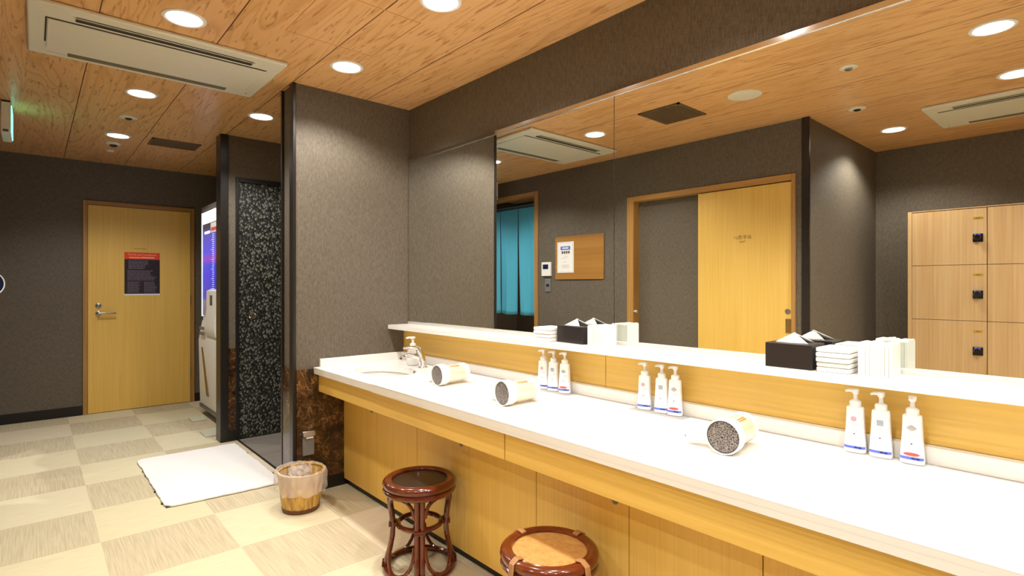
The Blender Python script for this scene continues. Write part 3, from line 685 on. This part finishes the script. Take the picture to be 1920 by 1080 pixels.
# ================================================================== bottles on the counter
def bottle_mesh(kind, loc, rz, label, nozzle=0.0):
    s = thing('pump_bottle', loc, label, 'bottle', rz)
    # local: label faces -x ; wide along y
    rings = []
    for hw, hd, z in ((.0275, .0185, 0), (.0285, .0195, .004), (.0270, .0190, .03), (.0245, .0180, .07), (.0228, .0165, .11), (.0222, .0160, .128), (.0205, .0150, .132), (.014, .013, .1335)):
        rings.append([Vector((hd * math.copysign(abs(math.cos(a)) ** .6, math.cos(a)), hw * math.copysign(abs(math.sin(a)) ** .6, math.sin(a)), z)) for a in [2 * math.pi * i / 40 for i in range(40)]])
    MB().loft(rings).build('body', 'whitep', s)
    MB().lathe([(.0155, .132), (.0155, .148), (.0125, .151), (.0065, .153), (.0055, .158), (.0052, .168), (.0085, .172), (.0095, .180), (.0095, .184), (.002, .185)], 24).build('collar', 'white', s)
    c_, s_ = math.cos(nozzle), math.sin(nozzle)
    MB().tube([(0, 0, .1795), (c_ * .018, s_ * .018, .180), (c_ * .026, s_ * .026, .177)], [.0062, .0045, .0035], 10).build('nozzle', 'white', s)
    def xf(z):   # front surface x at height z, small offset
        return -(.0195 - .0035 * z / .128) - .0003
    q = MB(); hw = .024
    q.loft([[Vector((-.0200 * math.copysign(abs(math.cos(a)) ** .6, 1) - .0002, .0288 * math.copysign(abs(math.sin(a)) ** .6, math.sin(a)), z)) for a in [R(-62) + R(124) * i / 12 for i in range(13)]] for z in (.0115, .019)], False, False)
    q.build('blue_band', 'print_blue', s)
    q = MB()
    for k in range(2): q.box(xf(.015) - .0014, xf(.015) - .0004, -.018 - k * .0 + k * .010 - .0, -.010 + k * .010, .0135, .0172)
    q.build('band_print', 'print_navy', s)
    mk = MB(); z = .098; X = xf(z)
    mt = {'round': 'print_pink', 'square': 'print_grey', 'diamond': 'print_dark', 'none': 'print_pale'}[kind]
    if kind == 'round': mk.lathe([(.0075, 0), (.0075, .0008), (.001, .0008)], 18, Matrix.Translation((X + .0005, .002, z)) @ Matrix.Rotation(R(-90), 4, 'Y'))
    elif kind == 'square':
        for a in range(3):
            for b in range(3): mk.box(X - .0004, X + .001, .008 - a * .0055 - .005, .008 - a * .0055, z - .008 + b * .0055, z - .0032 + b * .0055)
    elif kind == 'diamond':
        for r0 in (.011, .007, .0035):
            for e in range(4):
                p = [(0, z + r0 * .75), (r0, z), (0, z - r0 * .75), (-r0, z)]; a, b = p[e], p[(e + 1) % 4]; mk.tube([(X, a[0], a[1]), (X, b[0], b[1])], .0005, 4)
    else: mk.box(X - .0004, X + .001, -.003, .003, z - .002, z + .002)
    mk.build('emblem', mt, s)
    q = MB()
    for k, L in enumerate((.026, .020, .024, .018)): q.box(xf(.07) - .0004, xf(.07) + .001, -L / 2, L / 2, .080 - k * .0045, .0815 - k * .0045)
    for k in range(2): q.box(xf(.04) - .0004, xf(.04) + .001, -.009, .009, .040 - k * .004, .0412 - k * .004)
    q.build('small_print', 'print_pale', s)
    MB().lathe([(.0022, 0), (.0022, .001), (.0005, .001)], 12, Matrix.Translation((xf(.052), .0, .055)) @ Matrix.Rotation(R(-90), 4, 'Y')).build('dot', 'print_dark', s)
    if kind == 'diamond':
        MB().lathe([(1, 0), (1, .0008), (.05, .0008)], 24, Matrix.Translation((xf(.024) - .0004, 0, .0265)) @ Matrix.Rotation(R(-90), 4, 'Y') @ Matrix.Diagonal((.0045, .0185, 1, 1))).build('oval_badge', 'print_red', s)
    return s
TZ = CZ + .004
sets = [('farthest set, behind the middle hair dryer', [1.848, 1.7808, 1.7094], 'right of the middle hair dryer in the far trio'),
        ('middle', [1.2756, 1.1974, 1.1391], 'in the middle trio'), ('near', [0.5368, 0.472, 0.3976], 'in the nearest trio')]
kinds = ['round', 'square', 'diamond']
words = {0: ('white pump bottle with pink dot emblem', 'white pump bottle with grey square emblem', 'white pump bottle with dark diamond emblem and red oval')}
place = ['in the farthest trio', 'in the middle trio', 'in the nearest trio']
BX = 1.848
for g_, (nm, yy, _) in enumerate(sets):
    for k in range(3):
        y = yy[k]; rz = math.atan2(y, BX) * .45 if g_ == 2 else math.atan2(y, BX) * .55
        bottle_mesh(kinds[k], (BX, y, TZ), rz * .9, words[0][k] + ' ' + place[g_], math.pi * .62 if k < 2 or g_ < 2 else math.pi * .97)
    tr = MB(); y0, y1 = yy[2] - .055, yy[0] + .055; 
    tr.prism([(1.800, y0 + .012), (1.812, y0), (1.862, y0), (1.873, y0 + .012), (1.873, y1 - .012), (1.862, y1), (1.812, y1), (1.800, y1 - .012)], CZ, CZ + .004)
    tag(tr.build('acrylic_tray', 'acrylic', bevel=.001), 'flat clear tray under the ' + ['farthest', 'middle', 'nearest'][g_] + ' trio of pump bottles', 'tray', 'clear trays under the pump bottles')

# ================================================================== hair dryers
def dryer(loc, rz, label):
    s = thing('hair_dryer', loc, label, 'hair dryer', rz, 'hair dryers lying on the counter')
    RY = Matrix.Translation((0, 0, .052)) @ Matrix.Rotation(R(90), 4, 'Y')
    MB().lathe([(.0475, .004), (.0475, 0), (.050, -.003), (.0525, .004), (.0525, .036), (.048, .048), (.044, .05)], 48, RY, cap=False).build('front_collar', 'white', s)
    g_ = MB().lathe([(.0475, .006), (.044, .001), (.020, -.003), (.002, -.004)], 40, RY, cap=False); g_.build('grille', M['grille'], s)
    MB().lathe([(.044, .045), (.0445, .055), (.043, .150), (.043, .152)], 40, RY, cap=False).build('barrel', 'champagne', s)
    MB().lathe([(.043, .148), (.0465, .150), (.047, .166), (.043, .175), (.036, .175), (.034, .16), (.002, .158)], 40, RY).build('tail', 'white', s)
    h_ = MB(); rings = []
    for (t_, w_, hh, z) in ((.035, .020, .019, .045), (.06, .020, .019, .038), (.09, .019, .017, .030), (.115, .018, .016, .024), (.128, .014, .012, .022), (.131, .006, .006, .022)):
        rings.append([Vector((.058 + w_ * math.cos(a) - .012 * (t_ / .13), t_, z + hh * math.sin(a))) for a in [2 * math.pi * i / 20 for i in range(20)]])
    hd = h_.loft(rings).build('handle', 'white', s)
    MB().lathe([(.003, 0), (.003, .004), (.0005, .004)], 10, Matrix.Translation((.042, .130, .024)) @ Matrix.Rotation(R(-90), 4, 'X')).build('cord_hole', 'print_dark', hd)
    tx = MB()
    for k in range(6):
        a = R(38 + (k % 2) * 3)
        for j in range(2):
            a_ = R(112 + 9 * j); X = .066 + k * .0095
            tx.box(X, X + .006, .0440 * math.cos(a_) - .003, .0440 * math.cos(a_) + .003, .052 + .0437 * math.sin(a_) - .001, .052 + .0437 * math.sin(a_) + .0012)
    tx.build('lettering', 'dryertxt', s)
    return s
t = NT('grey honeycomb grille'); vo = t.new('ShaderNodeTexVoronoi', feature='DISTANCE_TO_EDGE'); vo.inputs['Scale'].default_value = 170; t.link(t.coord(), vo.inputs['Vector'])
t.set(col=t.ramp(vo.outputs['Distance'], [(0.06, srgb(150, 142, 136)), (0.16, srgb(60, 54, 52))]), rough=.5); M['grille'] = t.m
dr0 = dryer((1.508, 2.252, CZ), R(1), 'white and champagne hair dryer nearest the basin')
dup(dr0, (1.458, 1.700, CZ), R(-3), 'white and champagne hair dryer in the middle, before the farthest bottles')
dup(dr0, (1.523, .783, CZ), R(6), 'white and champagne hair dryer nearest the camera, its handle showing')

# ================================================================== things on the ledge
LZ = .988
def tissue(y0, y1, x0, x1, rz, label):
    s = thing('tissue_box', ((x0 + x1) / 2, (y0 + y1) / 2, LZ), label, 'tissue box', rz)
    hw, hd = (y1 - y0) / 2, (x1 - x0) / 2
    B(-hd, hd, -hw, hw, 0, .078).build('box', 'blackbox', s, bevel=.002)
    q = MB(); rows = []
    for j in range(6):
        f_ = j / 5; rows.append([Vector((-.028 + .036 * f_ + .004 * math.sin(i * .9), (-.050 + .100 * i / 10) * (1 - f_ * .97) + .004 * f_, .0785 + .030 * f_)) for i in range(11)])
    q.loft(rows, False, False)
    q.loft([[Vector((.016 - p.x * 1.0 if j < 5 else p.x + .001, p.y * .9, p.z)) for p in r] for j, r in enumerate(rows)], False, False)
    q.build('tissue', 'paper', s, solid=.001); return s
tissue(1.585, 1.752, 1.838, 1.925, R(-4), 'black tissue box beside the mirror seam, the farther one')
tissue(.642, .782, 1.802, 1.915, R(1), 'black tissue box right of centre, the nearer one')
pk = None
def packs(y0, y1, n, h, where, grp):
    global pk
    for k in range(n):
        z0 = LZ + k * h / n; j = random.uniform(-.003, .003)
        rows = MB().box(1.805 + j, 1.925 + j, y0 + abs(j), y1 - abs(j) * 2, z0 + .0005, z0 + h / n - .0008)
        o = rows.build('wrapped_towel', 'paper', bevel=.0035)
        ordn = ['at the bottom', 'second from the bottom', 'third from the bottom', 'fourth from the bottom', 'at the top']
        tag(o, 'thin white packet %s of the stack %s' % (['lowest', 'second lowest', 'third lowest', 'fourth lowest'][k] if k < n - 1 else 'topmost', where), 'packet', grp)
random.seed(2)
packs(.537, .636, 5, .074, 'right of the nearer tissue box', 'white packets stacked by the nearer tissue box')
packs(1.765, 1.875, 4, .066, 'left of the farther tissue box', 'white packets stacked by the farther tissue box')
def sachets(y0, n, step, where, grp, h=.098):
    for k in range(n):
        y = y0 - k * step; x0 = 1.822 + random.uniform(-.002, .003); q = MB(); zt = LZ + h + random.uniform(-.004, .002)
        q.prism([(x0, LZ), (x0 + .085, LZ), (x0 + .085, zt - .006), (x0 + .078, zt), (x0 + .008, zt), (x0, zt - .006)], y - step * .485, y + step * .485, 'y')
        if k == 0: pass
        o = q.build('plastic_sachet', 'sachet', bevel=.0015)
        tag(o, 'milky plastic sachet, %s in the upright row %s' % (['nearest the box', 'second', 'third', 'fourth', 'fifth', 'sixth', 'seventh', 'eighth', 'last'][k], where), 'sachet', grp)
sachets(.519, 9, .0095, 'right of the nearer tissue box', 'upright plastic sachets by the nearer tissue box', .097)
sachets(1.548, 9, .0102, 'in front of the mirror seam', 'upright plastic sachets by the mirror seam', .092)

# ================================================================== lockers
LXF = -1.45
def locker(y1, label, grp='wooden lockers along the left wall'):
    W_ = .459; y0 = y1 - W_; c = thing('locker_column', ((LXF + LX) / 2, (y0 + y1) / 2, 0), label, 'locker', group=grp)
    B(LX + .002, LXF - .02, y0 + .0005, y1 - .0005, .13, 1.835).build('body', 'locker', c, True)
    B(LX + .002, LXF - .03, y0 + .0005, y1 - .0005, 0, .13).build('plinth', 'baseboard', c, True)
    for k in range(4):
        z1 = 1.832 - .4255 * k; z0 = z1 - .4255
        d_ = B(LXF - .0195, LXF, y0 + .002, y1 - .002, z0 + .002, z1 - .002).build('door', 'locker', c, True, bevel=.001)
        yl = y0 + .052
        lk = MB().box(LXF, LXF + .008, yl - .030, yl + .030, z0 + .17, z0 + .232); lk.build('lock', 'blacklock', d_, True, bevel=.003)
        p_ = MB().lathe([(.022, 0), (.022, .018), (.018, .026), (.003, .027)], 24, Matrix.Translation((LXF + .008, yl, z0 + .203)) @ Matrix.Rotation(R(90), 4, 'Y')); p_.box(LXF + .02, LXF + .04, yl - .005, yl + .005, z0 + .175, z0 + .225)
        p_.build('lock_knob', 'blacklock', d_, True)
        B(LXF + .008, LXF + .030, yl - .018, yl + .018, z0 + .216, z0 + .228).build('lock_indicator', 'bluelight', d_, True, bevel=.002)
        B(LXF, LXF + .0015, yl - .028, yl + .028, z0 + .312 + .03, z0 + .328 + .03).build('number_plate', 'gold', d_, True)
        q = MB()
        for m in range(3): q.box(LXF + .0015, LXF + .002, yl - .013 + m * .009, yl - .007 + m * .009, z0 + .346, z0 + .354)
        q.build('number', 'brown_txt', d_, True)
    return c
LY = 1.155
tag(B(LX + .002, LXF + .003, LY, LY + .026, 0, 1.842).build('locker_end_panel', 'locker', bevel=.001), 'upright oak end panel beside the first locker column', 'panel')
locker(LY, 'oak locker column at the end panel, all three of its locks visible in the mirror')
locker(LY - .46, 'oak locker column second from the end panel, cut by the right edge')
locker(LY - .92, 'oak locker column third from the end panel')
tag(B(LX + .002, LXF + .003, LY - 1.38, LY - .001, 1.8355, 1.842).build('locker_top_board', 'locker'), 'thin oak board along the top of the lockers', 'board')

# ================================================================== ceiling things
def ac(loc, rz, label):
    s = thing('air_conditioner', loc, label, 'air conditioner', rz, 'ceiling air conditioners')
    # local: long side along x (1.06), width along y (0.66), hanging below the ceiling; z=0 is the ceiling
    L, Wd = .53, .33
    MB().prism([(-L, -Wd), (L, -Wd), (L, Wd), (-L, Wd)], -.022, 0).build('frame', 'ac', s, bevel=.008)
    B(-L + .07, L - .07, -Wd + .155, Wd - .125, -.027, -.022).build('cover', 'ac', s, bevel=.003)
    q = MB().box(-L + .068, L - .066, -Wd + .142, -Wd + .152, -.0235, -.021).box(-L + .062, -L + .068, -Wd + .142, Wd - .20, -.0235, -.021); q.build('cover_gap', 'acdark', s)
    B(-L + .165, L - .155, -Wd + .066, -Wd + .118, -.0245, -.021).build('outlet_slot', 'acdark', s)
    B(-L + .155, L - .145, -Wd + .070, -Wd + .075, -.027, -.0215).build('slot_lip', 'ac', s)
    B(-L + .165, L - .155, -Wd + .090, -Wd + .093, -.0255, -.022).build('louvre', 'acolive', s)
    B(-L + .155, L - .165, Wd - .092, Wd - .046, -.0245, -.021).build('return_slot', 'acolive', s)
    q = MB()
    for k in range(7): q.box(-L + .075 + k * .011, -L + .083 + k * .011, Wd - .062, Wd - .052, -.0228, -.0215)
    q.build('lettering', 'print_pale', s)
    MB().lathe([(.004, 0), (.004, .001)], 10, Matrix.Translation((L - .05, Wd - .07, -.0232))).build('indicator', 'acdark', s)
    return s
a1_ = ac((.51, 3.315, C), 0, 'large ivory ceiling air conditioner at upper left')
dup(a1_, (-.965, .40, C), R(90), 'ivory ceiling air conditioner reflected at the right edge of the mirror')
dl = thing('downlight', (LAMPS[0][0], LAMPS[0][1], C), 'lit downlight', 'ceiling light', group='recessed ceiling downlights')
MB().lathe([(.088, 0), (.088, -.004), (.078, -.007), (.072, -.005), (.070, -.002)], 40, cap=False).build('ring', 'white', dl)
MB().lathe([(.069, -.0008), (.069, -.003), (.002, -.0035)], 40).build('lens', 'lamp', dl)
dlab = ['above the sink end of the counter, beside the end partition', 'at the top edge, above the middle of the counter', 'above the counter right of the mirror seam', 'above the counter beyond the right edge', 'above the counter behind the camera',
        'beside the long edge of the large air conditioner', 'between the air conditioner and the far detectors', 'farthest of all, near the far door', 'before the side passage, between the two partitions', 'brightest one in the mirror at upper right', 'at the right edge of the mirror, below the brightest one', 'in front of the lit recess wall', 'behind the camera near the lockers', 'behind the camera in the middle of the room', 'added unseen to brighten the corridor beyond the blue curtain']
for k, (x, y) in enumerate(LAMPS):
    o = dl if k == 0 else dup(dl, (x, y, C))
    o['label'] = 'round lit downlight ' + dlab[k]
for o in [x for x in COL.objects if x.name.startswith('downlight') and x.type == 'EMPTY']:
    L = bpy.data.lights.new('downlight_beam', 'SPOT'); L.energy = LAMP_W; L.color = LAMP_COL; L.spot_size = R(138); L.spot_blend = 0.5; L.shadow_soft_size = 0.045
    lo = bpy.data.objects.new('downlight_beam', L); COL.objects.link(lo); lo.parent = o; lo.location = (0, 0, -.012)
def disc(name, x, y, r, label, cat, inner=None, innermat='acdark', group=None, drop=.012):
    s = thing(name, (x, y, C), label, cat, group=group)
    MB().lathe([(r, 0), (r, -.004), (r * .85, -drop * .7), (r * .5, -drop * .8), (.002, -drop * .8)], 36).build('cover', 'ac', s)
    if inner: MB().lathe([(inner, -drop * .75), (inner, -drop * 1.15), (inner * .5, -drop * 1.5), (.001, -drop * 1.5)], 24).build('core', innermat, s)
    return s
disc('ceiling_speaker', .50, 1.60, .10, 'round cream ceiling speaker seen in the mirror', 'speaker')
disc('sprinkler', .50, 1.02, .045, 'small round sprinkler plate seen in the mirror between speaker and brightest light', 'sprinkler', .02, 'steel')
disc('sprinkler', -.336, 1.22, .052, 'small round sprinkler plate with dark centre in front of the reflected recess corner', 'sprinkler', .022)
disc('sprinkler', .519, 4.715, .055, 'round sprinkler plate with dark centre behind the air conditioner', 'sprinkler', .022)
disc('smoke_detector', .517, 5.66, .055, 'white round detector just beyond the farthest downlight', 'detector', .028, 'acdark', drop=.02)
disc('sprinkler', .524, 5.99, .03, 'tiny ceiling disc nearest the far wall', 'sprinkler')
def vent(x0, x1, y0, y1, label, n=18):
    s = thing('ceiling_vent', ((x0 + x1) / 2, (y0 + y1) / 2, C), label, 'vent')
    B(x0 + .012, x1 - .012, y0 + .012, y1 - .012, C - .003, C).build('backing', 'ventdark', s, True)
    q = MB().box(x0, x1, y0, y0 + .014, C - .008, C).box(x0, x1, y1 - .014, y1, C - .008, C).box(x0, x0 + .014, y0, y1, C - .008, C).box(x1 - .014, x1, y0, y1, C - .008, C); q.build('frame', 'vent', s, True)
    q = MB()
    for k in range(n): y = y0 + .016 + (y1 - y0 - .032) * (k + .3) / n; q.box(x0 + .014, x1 - .014, y, y + (y1 - y0) / n * .5, C - .007, C - .003)
    q.build('slats', 'vent', s, True)
vent(.335, .690, 1.95, 2.27, 'brown ceiling grille seen in the mirror left of the round speaker')
vent(.735, 1.09, 5.22, 5.48, 'brown ceiling grille before the vending machine')
print('BUILT', len(bpy.data.objects))
